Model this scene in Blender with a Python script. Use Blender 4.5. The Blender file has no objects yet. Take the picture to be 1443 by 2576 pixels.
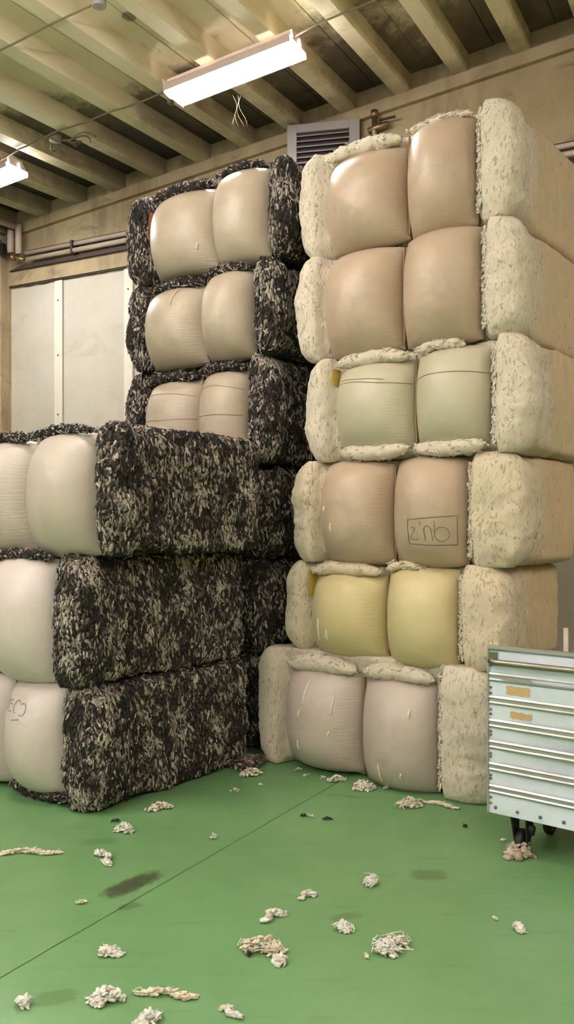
import bpy, math, random
import numpy as np
from mathutils import Vector, Matrix, noise as mnoise

# ---------------------------------------------------------------- camera, world, lights, exposure
scene = bpy.context.scene
col = scene.collection
H_CAM = 1.5
cam_d = bpy.data.cameras.new('camera')
cam_d.sensor_fit = 'VERTICAL'; cam_d.sensor_height = 36.0
cam_d.lens = 2150.0 / 2576.0 * 36.0
cam_d.shift_y = 32.0 / 2576.0
cam_d.clip_start = 0.05
cam = bpy.data.objects.new('camera', cam_d); col.objects.link(cam)
cam.location = (0, 0, H_CAM); cam.rotation_euler = (math.pi / 2, 0, 0)
scene.camera = cam
world = bpy.data.worlds.new('world'); scene.world = world; world.use_nodes = True
bg = world.node_tree.nodes['Background']
bg.inputs[0].default_value = (1.0, 0.95, 0.88, 1); bg.inputs[1].default_value = 0.05
vs_ = scene.view_settings
vs_.view_transform = 'Standard'; vs_.look = 'None'; vs_.gamma = 1.0; vs_.use_curve_mapping = False
vs_.exposure = 1.4
cy = scene.cycles                             # light paths: diffuse room, no glass
cy.max_bounces = 4; cy.diffuse_bounces = 3; cy.glossy_bounces = 2; cy.transmission_bounces = 0; cy.volume_bounces = 0; cy.transparent_max_bounces = 2
cy.caustics_reflective = False; cy.caustics_refractive = False
cy.use_adaptive_sampling = True; cy.adaptive_threshold = .2
LAMP = 27.0                                   # radiance of the fluorescent diffusers
LAMP_COL = (1.0, 0.965, 1.01)
# two lamps in view, then unseen ones added for light: centre along the wall (u), distance from the camera towards the wall (v)
FIXTURES = [(-3.18, 5.25), (-5.96, 5.42), (-3.0, 2.55), (-4.8, 1.0), (2.2, .8), (2.6, 3.4), (-4.8, -1.4), (-1.3, -1.4), (2.2, -1.4), (-4.8, -3.6), (-1.3, -3.6), (2.2, -3.6)]

U2 = np.array([.8866, -.4626]); V2 = np.array([.4626, .8866])   # along the back wall / towards it
WALL_V = 6.6
A_WALL = math.atan2(-.4626, .8866)
def uv(u, v, z=0.0):
    p = U2 * u + V2 * v
    return (float(p[0]), float(p[1]), float(z))
def joist_z(u, v):                             # underside of the joists: the roof climbs to the right
    return 4.58 + .0915 * (u + 6.86) + .062 * (v - 6.6)

# ---------------------------------------------------------------- helpers
def lin(r, g, b):
    def f(c):
        c /= 255.0
        return c / 12.92 if c <= .04045 else ((c + .055) / 1.055) ** 2.4
    return (f(r), f(g), f(b), 1.0)
def mesh_obj(name, verts, faces, mat=None, parent=None, smooth=False, vcol=None, uvs=None):
    me = bpy.data.meshes.new(name)
    me.from_pydata([tuple(map(float, v)) for v in verts] if not isinstance(verts, np.ndarray) else verts.tolist(), [],
                   faces if isinstance(faces, list) else faces.tolist())
    me.update()
    if smooth: me.polygons.foreach_set('use_smooth', [True] * len(me.polygons))
    if vcol is not None:
        a = me.color_attributes.new('Col', 'FLOAT_COLOR', 'POINT')
        c = np.ones((len(me.vertices), 4), dtype=np.float32); c[:, :3] = vcol
        a.data.foreach_set('color', c.ravel())
    if uvs is not None:
        l = me.uv_layers.new(name='UVMap')
        vi = np.zeros(len(me.loops), dtype=np.int32); me.loops.foreach_get('vertex_index', vi)
        l.data.foreach_set('uv', np.asarray(uvs, dtype=np.float32)[vi].ravel())
    if mat: me.materials.append(mat)
    o = bpy.data.objects.new(name, me); col.objects.link(o)
    if parent is not None: o.parent = parent
    return o
def empty(name, loc, rz=0.0, parent=None):
    o = bpy.data.objects.new(name, None); col.objects.link(o)
    o.location = loc; o.rotation_euler = (0, 0, rz); o.empty_display_size = .1
    if parent is not None: o.parent = parent
    return o
def tag(o, label=None, cat=None, group=None, kind=None):
    if label: o['label'] = label
    if cat: o['category'] = cat
    if group: o['group'] = group
    if kind: o['kind'] = kind
    return o
class MB:
    def __init__(s): s.v = []; s.f = []
    def add(s, v, f):
        n = len(s.v); s.v += [tuple(map(float, p)) for p in v]; s.f += [[i + n for i in q] for q in f]
    def hexa(s, c):          # 8 corners: bottom ring 0-3, top ring 4-7
        s.add(c, [[3, 2, 1, 0], [4, 5, 6, 7], [0, 1, 5, 4], [1, 2, 6, 5], [2, 3, 7, 6], [3, 0, 4, 7]])
    def box(s, x0, x1, y0, y1, z0, z1):
        s.hexa([(x0, y0, z0), (x1, y0, z0), (x1, y1, z0), (x0, y1, z0), (x0, y0, z1), (x1, y0, z1), (x1, y1, z1), (x0, y1, z1)])
    def tube(s, pts, r, n=10, caps=True):
        pts = [Vector(p) for p in pts]; rings = []
        rr = r if isinstance(r, (list, tuple)) else [r] * len(pts)
        ref = None
        for i, p in enumerate(pts):
            d = (pts[min(i + 1, len(pts) - 1)] - pts[max(i - 1, 0)]).normalized()
            if ref is None: ref = Vector((0, 0, 1)) if abs(d.z) < .9 else Vector((1, 0, 0))
            a = d.cross(ref)
            if a.length < 1e-4: a = d.cross(Vector((0, 1, .3)))
            a.normalize(); b = a.cross(d).normalized(); ref = b
            rings.append([p + rr[i] * (math.cos(2 * math.pi * k / n) * a + math.sin(2 * math.pi * k / n) * b) for k in range(n)])
        v = [q for R in rings for q in R]; f = []
        for i in range(len(pts) - 1):
            for k in range(n):
                f.append([i * n + k, i * n + (k + 1) % n, (i + 1) * n + (k + 1) % n, (i + 1) * n + k])
        if caps:
            f.append(list(range(n))[::-1]); f.append([(len(pts) - 1) * n + k for k in range(n)])
        s.add(v, f)
    def build(s, name, mat, parent=None, smooth=False):
        return mesh_obj(name, s.v, s.f, mat, parent, smooth)
def bevel(o, w, seg=2):
    m = o.modifiers.new('bevel', 'BEVEL'); m.width = w; m.segments = seg; m.limit_method = 'ANGLE'
    return o

# ---------------------------------------------------------------- materials
class NT:
    def __init__(s, name):
        s.m = bpy.data.materials.new(name); s.m.use_nodes = True
        s.t = s.m.node_tree; s.b = s.t.nodes['Principled BSDF']
    def n(s, typ, **kw):
        nd = s.t.nodes.new(typ)
        for k, v in kw.items(): setattr(nd, k, v)
        return nd
    def l(s, a, b): s.t.links.new(a, b)
    def setb(s, key, val):
        if hasattr(val, 'links') or isinstance(val, bpy.types.NodeSocket): s.l(val, s.b.inputs[key])
        else: s.b.inputs[key].default_value = val
    def coord(s, kind='Object'): return s.n('ShaderNodeTexCoord').outputs[kind]
    def mapping(s, vec, scale=(1, 1, 1), loc=(0, 0, 0), rot=(0, 0, 0)):
        m = s.n('ShaderNodeMapping'); s.l(vec, m.inputs[0])
        m.inputs['Scale'].default_value = scale; m.inputs['Location'].default_value = loc; m.inputs['Rotation'].default_value = rot
        return m.outputs[0]
    def noise(s, vec, scale, detail=4, rough=.55, dist=0.0):
        k = s.n('ShaderNodeTexNoise'); s.l(vec, k.inputs['Vector'])
        k.inputs['Scale'].default_value = scale; k.inputs['Detail'].default_value = detail
        k.inputs['Roughness'].default_value = rough; k.inputs['Distortion'].default_value = dist
        return k.outputs[0]
    def voro(s, vec, scale, out='Distance', rand=1.0):
        k = s.n('ShaderNodeTexVoronoi'); s.l(vec, k.inputs['Vector']); k.inputs['Scale'].default_value = scale
        k.inputs['Randomness'].default_value = rand
        return k.outputs[out]
    def ramp(s, fac, a, b, ca=(0, 0, 0, 1), cb=(1, 1, 1, 1)):
        r = s.n('ShaderNodeValToRGB'); s.l(fac, r.inputs[0])
        e = r.color_ramp.elements; e[0].position = a; e[1].position = b; e[0].color = ca; e[1].color = cb
        return r.outputs[0]
    def rng(s, val, a, b, c=0.0, d=1.0):
        r = s.n('ShaderNodeMapRange'); s.l(val, r.inputs[0])
        for i, x in enumerate((a, b, c, d)): r.inputs[i + 1].default_value = x
        return r.outputs[0]
    def math(s, op, a, b=None, clamp=False):
        k = s.n('ShaderNodeMath', operation=op, use_clamp=clamp)
        for i, x in enumerate((a, b)):
            if x is None: continue
            if isinstance(x, (int, float)): k.inputs[i].default_value = x
            else: s.l(x, k.inputs[i])
        return k.outputs[0]
    def mix(s, fac, a, b, blend='MIX'):
        k = s.n('ShaderNodeMix', data_type='RGBA', blend_type=blend)
        for i, x in ((0, fac), (6, a), (7, b)):
            if isinstance(x, (int, float)): k.inputs[i].default_value = x
            elif isinstance(x, (tuple, list)): k.inputs[i].default_value = x
            else: s.l(x, k.inputs[i])
        return k.outputs[2]
    def sep(s, vec):
        k = s.n('ShaderNodeSeparateXYZ'); s.l(vec, k.inputs[0]); return k.outputs
    def bump(s, h, strength=.3, dist=.01):
        k = s.n('ShaderNodeBump'); s.l(h, k.inputs['Height'])
        k.inputs['Strength'].default_value = strength; k.inputs['Distance'].default_value = dist
        s.l(k.outputs[0], s.b.inputs['Normal']); return k
    def attr(s, name='Col'): return s.n('ShaderNodeVertexColor', layer_name=name).outputs[0]
    def oinfo(s): return s.n('ShaderNodeObjectInfo').outputs

def simple(name, c, rough=.6, metal=0.0, spec=.5):
    k = NT(name); k.setb('Base Color', c); k.setb('Roughness', rough); k.setb('Metallic', metal)
    k.b.inputs['Specular IOR Level'].default_value = spec
    n = k.noise(k.coord(), 30, 3); k.setb('Base Color', k.mix(k.rng(n, .3, .7, 0, .25), c, tuple(x * .7 for x in c[:3]) + (1,)))
    return k.m

def m_floor():
    k = NT('green_floor_paint'); v = k.coord()
    base = k.mix(k.ramp(k.noise(v, 1.1, 5, .6), .3, .7), lin(104, 149, 95), lin(120, 162, 109))
    base = k.mix(k.rng(k.noise(v, 90, 2), .3, .7, 0, .22), base, lin(128, 164, 114))
    # faint drag scuffs
    sc = k.noise(k.mapping(v, (1.4, 14, 1), rot=(0, 0, -1.0)), 2.0, 4)
    base = k.mix(k.rng(sc, .56, .75, 0, .35), base, lin(86, 126, 72))
    # dirt stains trodden into the paint: centre, angle, half sizes, strength
    edge = k.math('ADD', k.math('MULTIPLY', k.noise(v, 26, 4, .7), .6), k.math('MULTIPLY', k.noise(v, 150, 3, .7), .4))
    for (x, y, ang, a, b, st, c) in STAINS:
        w = k.n('ShaderNodeVectorMath', operation='LENGTH')
        p = k.mapping(v, (1, 1, 0), loc=(0, 0, 0))
        sub = k.n('ShaderNodeVectorMath', operation='SUBTRACT'); k.l(v, sub.inputs[0]); sub.inputs[1].default_value = (x, y, 0)
        rot = k.n('ShaderNodeVectorRotate', rotation_type='Z_AXIS'); k.l(sub.outputs[0], rot.inputs[0]); rot.inputs['Angle'].default_value = -ang
        q = k.sep(rot.outputs[0])
        # super-ellipse
        d = k.math('ADD', k.math('POWER', k.math('ABSOLUTE', k.math('DIVIDE', q[0], a)), 3.0), k.math('POWER', k.math('ABSOLUTE', k.math('DIVIDE', q[1], b)), 3.0))
        f = k.rng(k.math('ADD', d, k.math('MULTIPLY', k.math('SUBTRACT', edge, .5), 3.6)), .2, 1.1, st, 0.0)
        base = k.mix(f, base, c)
    k.setb('Base Color', base)
    k.setb('Roughness', k.rng(k.noise(v, 5, 4), .3, .7, .30, .46))
    k.b.inputs['Specular IOR Level'].default_value = .45
    k.bump(k.noise(v, 120, 2), .06, .003)
    return k.m
STAINS = [(-.645, 3.565, .92, .165, .062, .9, lin(70, 74, 52)), (.605, 3.66, .1, .085, .06, .62, lin(84, 96, 58)),
          (-.735, 2.71, .3, .075, .05, .55, lin(84, 112, 62)), (.225, 3.27, .4, .07, .035, .45, lin(84, 100, 60)),
          (-.62, 3.36, .6, .05, .03, .5, lin(70, 84, 50)), (.34, 4.72, -.3, .13, .02, .4, lin(70, 104, 56)),
          (-.88, 4.05, .2, .1, .05, .3, lin(70, 100, 60))]

def m_ceiling(name, ca, cb, amount, spots):
    """painted timber: cream paint, soot and mould growing from the wall and from the left, rusty spots"""
    k = NT(name); v = k.coord()
    q = k.sep(v)                                        # local x = u, y = v
    g = k.mix(k.ramp(k.noise(k.mapping(v, (3.0, .5, 3)), 2.2, 4), .3, .75), ca, cb)
    grain = k.noise(k.mapping(v, (22, 1.2, 22)), 2.0, 3)
    g = k.mix(k.rng(grain, .35, .7, 0, .25), g, tuple(x * .78 for x in ca[:3]) + (1,))
    n1 = k.noise(v, 1.3, 6, .68, .4); n2 = k.noise(k.mapping(v, (1, .55, 1), loc=(3, 7, 0)), 4.0, 5, .7)
    bias = k.math('ADD', k.rng(q[1], 4.6, 6.4, -.17, .30 if spots else .16), k.math('MULTIPLY', k.rng(q[0], -3.6, -5.4, 0.0, .22 if spots else .1), k.rng(q[1], 4.2, 5.2)))
    m = k.math('ADD', k.math('ADD', k.math('MULTIPLY', n1, .65), k.math('MULTIPLY', n2, .35)), bias)
    st = k.rng(m, .52, .66, 0, amount)
    g = k.mix(st, g, k.mix(k.rng(n2, .35, .65), lin(62, 50, 36), lin(112, 98, 66)))
    st2 = k.rng(m, .66, .84, 0, amount * .85)
    g = k.mix(st2, g, lin(30, 22, 16))
    if spots:
        vv = k.mapping(v, (2.6, 1.9, 0.0))
        d = k.voro(vv, 1.0); r = k.sep(k.voro(vv, 1.0, 'Color'))[0]
        sp = k.math('MULTIPLY', k.rng(k.math('ADD', d, k.math('MULTIPLY', k.noise(v, 18, 3), .07)), .13, .165, .7, 0), k.math('GREATER_THAN', r, .40))
        g = k.mix(sp, g, lin(74, 62, 44))
    k.setb('Base Color', g); k.setb('Roughness', .62)
    k.bump(grain, .15, .004)
    return k.m

def m_concrete(name, ca, cb, stain, stain_c, streak=True):
    k = NT(name); v = k.coord()
    g = k.mix(k.ramp(k.noise(v, 2.3, 6, .62), .3, .7), ca, cb)
    s = k.noise(k.mapping(v, (1.0, 1.0, .16 if streak else 1.0)), 3.4, 6, .65, .3)
    g = k.mix(k.rng(s, .50, .72, 0, stain), g, stain_c)
    s2 = k.noise(k.mapping(v, (.8, .8, 1.6), loc=(5, 1, 2)), 2.6, 6, .7, .6)
    g = k.mix(k.rng(s2, .55, .7, 0, stain * .8), g, tuple(x * .55 for x in stain_c[:3]) + (1,))
    k.setb('Base Color', g); k.setb('Roughness', .82)
    k.bump(k.noise(v, 45, 5, .7), .2, .006)
    return k.m

def m_fabric(name, ca, cb, smudge, smudge_c):
    """woven plastic sheet stretched over the pressed wool: UV x runs from the outer edge to the middle seam"""
    k = NT(name); uvc = k.coord('UV'); v = k.coord()
    rnd = k.oinfo()['Random']
    q = k.sep(uvc)
    shift = k.n('ShaderNodeVectorMath', operation='ADD'); k.l(v, shift.inputs[0])
    cmb = k.n('ShaderNodeCombineXYZ'); k.l(k.math('MULTIPLY', rnd, 37.0), cmb.inputs[0]); k.l(k.math('MULTIPLY', rnd, 11.0), cmb.inputs[2]); k.l(cmb.outputs[0], shift.inputs[1])
    w = shift.outputs[0]
    g = k.mix(k.ramp(k.noise(w, 4.0, 5, .6), .3, .72), ca, cb)
    g = k.mix(k.rng(k.noise(k.mapping(w, (4, 4, 40)), 6, 3), .4, .7, 0, .12), g, tuple(x * .8 for x in ca[:3]) + (1,))
    # rubbed-in dirt in irregular patches
    sm = k.noise(w, 5.5, 6, .66, .5)
    pc = k.n('ShaderNodeVectorMath', operation='DISTANCE'); k.l(uvc, pc.inputs[0]); pc.inputs[1].default_value = (.5, .38, 0)
    f = k.math('MULTIPLY', k.rng(sm, .42, .66, 0, 1), k.rng(pc.outputs['Value'], .12, .5, 1, .12))
    g = k.mix(k.math('MULTIPLY', f, smudge), g, smudge_c)
    k.setb('Base Color', g)
    k.setb('Roughness', k.rng(k.noise(w, 3, 3), .3, .7, .36, .46))
    k.b.inputs['Specular IOR Level'].default_value = .5
    wr = k.noise(k.mapping(uvc, (3, 34, 1)), 1.6, 3, .6)            # pull folds at the seam
    near = k.rng(q[0], .62, 1.0, 0, 1)
    we = k.n('ShaderNodeTexWave'); k.l(k.mapping(v, (0, 0, 1)), we.inputs[0]); we.inputs['Scale'].default_value = 60; we.bands_direction = 'Z'
    we2 = k.n('ShaderNodeTexWave'); k.l(v, we2.inputs[0]); we2.inputs['Scale'].default_value = 60; we2.bands_direction = 'X'
    h = k.math('ADD', k.math('MULTIPLY', k.math('MULTIPLY', wr, near), 1.0), k.math('MULTIPLY', k.math('ADD', we.outputs[1], we2.outputs[1]), .03))
    h = k.math('ADD', h, k.math('MULTIPLY', k.noise(w, 7, 3), .25))
    k.bump(h, .38, .016)
    return k.m

def m_wool(name, rough_scale, bumpd, strands=(26, 26, 5), mottle=.45):
    k = NT(name); v = k.coord(); c = k.attr()
    n = k.noise(k.mapping(v, strands), 2.0, 5, .7)
    k.setb('Base Color', k.mix(k.rng(n, .3, .7, 0, mottle), c, k.mix(1.0, c, (.62, .58, .50, 1), 'MULTIPLY')))
    k.setb('Roughness', .95); k.b.inputs['Specular IOR Level'].default_value = .15
    k.b.inputs['Sheen Weight'].default_value = .12 if mottle > .3 else .3; k.b.inputs['Sheen Roughness'].default_value = .6
    n2 = k.noise(k.mapping(v, (1, 1, .5)), rough_scale, 6, .75, .4)
    k.bump(k.math('ADD', n2, k.math('MULTIPLY', n, .5)), .9 if mottle > .3 else .6, bumpd)
    return k.m

def m_metal(name, c, rough, scuff, metal=.95):
    k = NT(name); v = k.coord()
    n = k.noise(v, 7, 6, .7, .8); n2 = k.noise(k.mapping(v, (3, 3, 60)), 3, 3)
    k.setb('Base Color', k.mix(k.rng(n, .45, .75, 0, scuff), c, tuple(x * .55 for x in c[:3]) + (1,)))
    k.setb('Metallic', metal); k.setb('Roughness', k.rng(k.math('ADD', n, k.math('MULTIPLY', n2, .3)), .3, .9, rough, rough + .22))
    k.bump(n, .25, .006)
    return k.m

M = {}
M['floor'] = m_floor()
M['board'] = m_ceiling('ceiling_board_paint', lin(222, 208, 168), lin(228, 216, 180), .92, True)
M['joist'] = m_ceiling('joist_paint', lin(222, 208, 168), lin(228, 216, 180), .5, False)
M['soot'] = simple('roof_void', lin(36, 28, 22), .9)
M['beam'] = m_concrete('stained_concrete', lin(150, 131, 98), lin(174, 156, 120), .75, lin(104, 78, 52))
M['panel'] = m_concrete('whitewashed_panel', lin(180, 171, 153), lin(194, 186, 169), .32, lin(180, 162, 134))
M['batten'] = m_concrete('whitewashed_batten', lin(208, 200, 180), lin(216, 208, 190), .25, lin(190, 174, 146))
M['shell'] = m_concrete('plain_plaster', lin(206, 196, 172), lin(216, 206, 184), .25, lin(170, 150, 120))
M['brick'] = m_concrete('tan_plaster', lin(206, 168, 122), lin(214, 180, 136), .3, lin(160, 120, 84))
M['pipe'] = simple('pale_pipe_paint', lin(186, 168, 152), .45)
M['dark_rail'] = simple('dark_brown_rail', lin(62, 44, 34), .7)
M['cable'] = simple('grey_cable', lin(116, 104, 78), .7)
M['vent'] = simple('vent_grey_paint', lin(150, 142, 136), .5)
M['vent_slat'] = simple('vent_slat_grey', lin(112, 96, 92), .5)
M['black'] = simple('black_rubber', lin(26, 23, 22), .55)
M['brass'] = m_metal('dull_brass', lin(150, 128, 96), .35, .5)
M['fix_body'] = simple('lamp_housing_enamel', lin(196, 178, 166), .4)
_k = NT('lit_diffuser'); _k.setb('Base Color', (1, 1, 1, 1)); _k.setb('Emission Color', LAMP_COL + (1,)); _k.b.inputs['Emission Strength'].default_value = LAMP
M['lamp'] = _k.m
_k = NT('glowing_end_cap'); _k.setb('Base Color', (1, 1, 1, 1)); _k.setb('Emission Color', LAMP_COL + (1,)); _k.b.inputs['Emission Strength'].default_value = 1.5
M['ear'] = _k.m
M['tan'] = m_fabric('tan_woven_wrapper', lin(186, 162, 137), lin(195, 174, 151), .55, lin(150, 138, 122))
M['pale'] = m_fabric('pale_woven_wrapper', lin(184, 171, 156), lin(195, 183, 170), .40, lin(166, 156, 138))
M['pale_back'] = m_fabric('pale_woven_wrapper_back', lin(178, 162, 140), lin(190, 175, 155), .45, lin(146, 134, 116))
M['lemon'] = m_fabric('lemon_woven_wrapper', lin(190, 180, 153), lin(199, 190, 166), .7, lin(176, 176, 150))
M['yellow'] = m_fabric('yellow_woven_wrapper', lin(205, 187, 138), lin(213, 197, 152), .35, lin(200, 188, 140))
M['greyish'] = m_fabric('greyish_woven_wrapper', lin(194, 177, 165), lin(202, 187, 176), .5, lin(166, 150, 136))
M['blush'] = m_fabric('blush_woven_wrapper', lin(208, 194, 188), lin(214, 202, 196), .3, lin(180, 166, 150))
M['cream_wool'] = m_wool('cream_wool', 70, .009, (30, 30, 9), .14)
M['dark_wool'] = m_wool('black_and_white_wool', 60, .025, (40, 40, 9))
M['tuft'] = m_wool('loose_wool', 90, .006, (40, 40, 40), .2)
M['ink'] = simple('pencil_ink', lin(122, 112, 94), .8)
M['blue_ink'] = simple('blue_ink', lin(112, 118, 138), .8)
M['crease'] = simple('crease_shadow_thread', lin(120, 96, 62), .8)
M['fold_yellow'] = simple('yellow_fold', lin(206, 180, 84), .6)
M['fold_orange'] = simple('orange_fold', lin(168, 112, 58), .6)
M['cord'] = simple('seam_cord', lin(150, 122, 84), .8)
M['alu'] = m_metal('worn_aluminium', lin(232, 240, 255), .22, .22, .22)
M['alu_rib'] = m_metal('worn_aluminium_rib', lin(200, 198, 198), .28, .4, .85)
M['rail_metal'] = m_metal('tarnished_tube', lin(150, 144, 128), .26, .4)
M['rivet'] = simple('rivet_head', lin(120, 122, 130), .4, .6)
M['label_tan'] = m_concrete('torn_paper_label', lin(196, 164, 112), lin(204, 174, 124), .4, lin(214, 200, 170), False)

# ---------------------------------------------------------------- the room
U0, U1, V0, V1 = -9.5, 5.5, -6.0, WALL_V
def xy(u, v): return np.array(uv(u, v)[:2])
def floor_mesh():
    """painted slab with one sawn joint running towards the back wall, cut as a real groove"""
    a = np.array([-.9493, 2.8289]); b = np.array([.3774, 5.119]); d = (b - a) / np.linalg.norm(b - a); nrm = np.array([d[1], -d[0]])
    t = np.linspace(-10.2, 9.6, 160); mb = MB(); w = .0035
    rows = []
    for i, s in enumerate(t):
        c = a + d * s; j = .003 * mnoise.noise((s * 6, 0, 0)); ww = w * (1 + .7 * mnoise.noise((s * 9, 4, 0)))
        pts = [c - nrm * 14, c - nrm * (ww - j), c - nrm * (ww * .4 - j), c + nrm * (ww * .4 + j), c + nrm * (ww + j), c + nrm * 14]
        zs = [0, 0, -.012, -.012, 0, 0]
        rows.append([(p[0], p[1], z) for p, z in zip(pts, zs)])
    v = [p for r in rows for p in r]; f = []
    for i in range(len(rows) - 1):
        for k in range(5):
            o = i * 6 + k; f.append([o, o + 1, o + 7, o + 6])
    return v, f
_v, _f = floor_mesh()
fl = mesh_obj('floor', _v, _f, M['floor']); tag(fl, 'green painted concrete floor with one sawn joint', kind='structure')
_mz = fl.data.polygons[0].normal.z
if _mz < 0: fl.data.flip_normals()

def wall_frame(o): o.rotation_euler = (0, 0, A_WALL); return o
def jz(u, v): return joist_z(u, v)
# ceiling: dark roof void, planks, joists
JH, JW = .15, .115
mb = MB(); T = .22
mb.hexa([(U0, V0, jz(U0, V0) + T), (U1, V0, jz(U1, V0) + T), (U1, V1 + .4, jz(U1, V1 + .4) + T), (U0, V1 + .4, jz(U0, V1 + .4) + T)] +
        [(U0, V0, jz(U0, V0) + T + .1), (U1, V0, jz(U1, V0) + T + .1), (U1, V1 + .4, jz(U1, V1 + .4) + T + .1), (U0, V1 + .4, jz(U0, V1 + .4) + T + .1)])
ceiling = wall_frame(mb.build('ceiling', M['soot'])); tag(ceiling, 'low pitched timber ceiling of stained planks on cream joists', kind='structure')
PITCH = .4787
rnd = random.Random(5)
def slanted(u0, u1, v0, v1, z0, z1):
    m = MB()
    m.hexa([(u0, v0, jz(u0, v0) + z0), (u1, v0, jz(u1, v0) + z0), (u1, v1, jz(u1, v1) + z0), (u0, v1, jz(u0, v1) + z0),
            (u0, v0, jz(u0, v0) + z1), (u1, v0, jz(u1, v0) + z1), (u1, v1, jz(u1, v1) + z1), (u0, v1, jz(u0, v1) + z1)])
    return m
js = [-6.205 + PITCH * k for k in range(-6, 24)]
for i, u in enumerate(js):
    uj = u + rnd.uniform(-.008, .008)
    o = slanted(uj - JW / 2, uj + JW / 2, V0, V1 + .12, 0, JH + .01).build('joist', M['joist'], ceiling)
    if i + 1 < len(js):
        mid = u + PITCH * .5 + rnd.uniform(-.03, .03); zz = rnd.uniform(0, .006)
        slanted(u, mid - .003, V0, V1 + .12, JH + zz, JH + .03).build('ceiling_board', M['board'], ceiling)
        slanted(mid + .003, u + PITCH, V0, V1 + .12, JH + rnd.uniform(0, .006), JH + .03).build('ceiling_board', M['board'], ceiling)

# back wall: backing, concrete head beam with ledge, whitewashed panels and battens
Z_BAND = 4.0
mb = MB(); mb.box(U0, U1, V1 + .06, V1 + .36, 0, Z_BAND + .3)
wall_back = wall_frame(mb.build('wall_back', M['panel'])); tag(wall_back, 'back wall of whitewashed panels under a stained concrete beam', kind='structure')
mb = MB(); n = 30
for k in range(n):      # beam, ragged lower edge
    a = U0 + (U1 - U0) * k / n; b = U0 + (U1 - U0) * (k + 1) / n
    mb.hexa([(a, V1, Z_BAND), (b, V1, Z_BAND), (b, V1 + .3, Z_BAND), (a, V1 + .3, Z_BAND),
             (a, V1, jz(a, V1) + .2), (b, V1, jz(b, V1) + .2), (b, V1 + .3, jz(b, V1) + .2), (a, V1 + .3, jz(a, V1) + .2)])
mb.build('concrete_beam', M['beam'], wall_back)
mb = MB()
mb.hexa([(U0, V1 - .05, jz(U0, V1) - .10), (U1, V1 - .05, jz(U1, V1) - .10), (U1, V1 + .01, jz(U1, V1) - .10), (U0, V1 + .01, jz(U0, V1) - .10),
         (U0, V1 - .05, jz(U0, V1)), (U1, V1 - .05, jz(U1, V1)), (U1, V1 + .01, jz(U1, V1)), (U0, V1 + .01, jz(U0, V1))])
mb.build('ledge', M['beam'], wall_back)
mb = MB(); pr = []     # ragged beam edge, its shadow line put in as a dark strip
r2 = random.Random(3)
for k in range(160):
    u = -6.74 + k * .03
    mb.box(u, u + .03, V1 + .012, V1 + .05, Z_BAND - .012 - .02 * abs(mnoise.noise((u * 5, 1, 1))), Z_BAND + .002)
mb.build('edge_shadow_strip', M['dark_rail'], wall_back)
b0 = -6.046; bp = .889
seams = [b0 + bp * k for k in range(-3, 12)]
for i, u in enumerate(seams):
    mb = MB(); mb.box(u - .085, u + .02, V1 + .022, V1 + .06, .02, Z_BAND - .015); bevel(mb.build('batten', M['batten'], wall_back), .004, 1)
    if i + 1 < len(seams):
        mb = MB(); mb.box(u + .032, seams[i + 1] - .087, V1 + .036 + r2.uniform(0, .006), V1 + .062, .02, Z_BAND - .012); mb.build('panel', M['panel'], wall_back)
    for z in (2.62, 3.22, 3.78):
        mb = MB(); mb.tube([(u - .03, V1 + .023, z), (u - .03, V1 + .016, z)], .008, 8); mb.build('screw', M['black'], wall_back)
mb = MB(); mb.hexa([(-7.3, V1 - .12, 0), (-6.735, V1 - .12, 0), (-6.735, V1 + .1, 0), (-7.3, V1 + .1, 0), (-7.3, V1 - .12, jz(-7.3, V1)), (-6.735, V1 - .12, jz(-6.735, V1)), (-6.735, V1 + .1, jz(-6.735, V1)), (-7.3, V1 + .1, jz(-7.3, V1))])
tag(bevel(wall_frame(mb.build('trim_1', M['beam'])), .012), 'concrete pilaster at the left end of the back wall', kind='structure')
for nm, (a, b, c, d) in dict(wall_left=(U0 - .2, U0, V0, V1 + .3), wall_right=(U1, U1 + .2, V0, V1 + .3), wall_front=(U0, U1, V0 - .2, V0)).items():
    mb = MB(); mb.box(a, b, c, d, 0, 6.2)
    tag(wall_frame(mb.build(nm, M['brick'] if nm == 'wall_right' else M['shell'])), 'plain plaster wall of the store', kind='structure')

# pipes along the beam
def pipe_run(name, label, pts, r, mat, group=None, cat='pipe'):
    m = MB(); m.tube(pts, r, 12); o = wall_frame(m.build(name, mat, smooth=True)); tag(o, label, cat, group); return o
ZP = 4.285
hp = [pipe_run('wall_pipe', 'upper of two pale pipes along the back wall beam', [(-6.44, V1 - .06, ZP), (U1, V1 - .06, ZP + .02)], .021, M['pipe']),
      pipe_run('wall_pipe', 'lower of two pale pipes along the back wall beam', [(-6.40, V1 - .07, ZP - .068), (U1, V1 - .07, ZP - .048)], .023, M['pipe'])]
mb = MB(); mb.hexa([(-6.70, V1 - .03, ZP - .14), (U1, V1 - .07, ZP - .14), (U1, V1, ZP - .14), (-6.70, V1, ZP - .14),
                    (-6.52, V1 - .03, ZP - .10), (U1, V1 - .07, ZP - .08), (U1, V1, ZP - .08), (-6.52, V1, ZP - .10)])
mb.build('pipe_rail', M['dark_rail'], wall_back)
mb = MB(); mb.hexa([(-6.46, V1 - .03, ZP + .028), (U1, V1 - .03, ZP + .05), (U1, V1, ZP + .05), (-6.46, V1, ZP + .028),
                    (-6.46, V1 - .03, ZP + .042), (U1, V1 - .03, ZP + .066), (U1, V1, ZP + .066), (-6.46, V1, ZP + .042)])
mb.build('conduit_strip', M['dark_rail'], wall_back)
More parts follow.
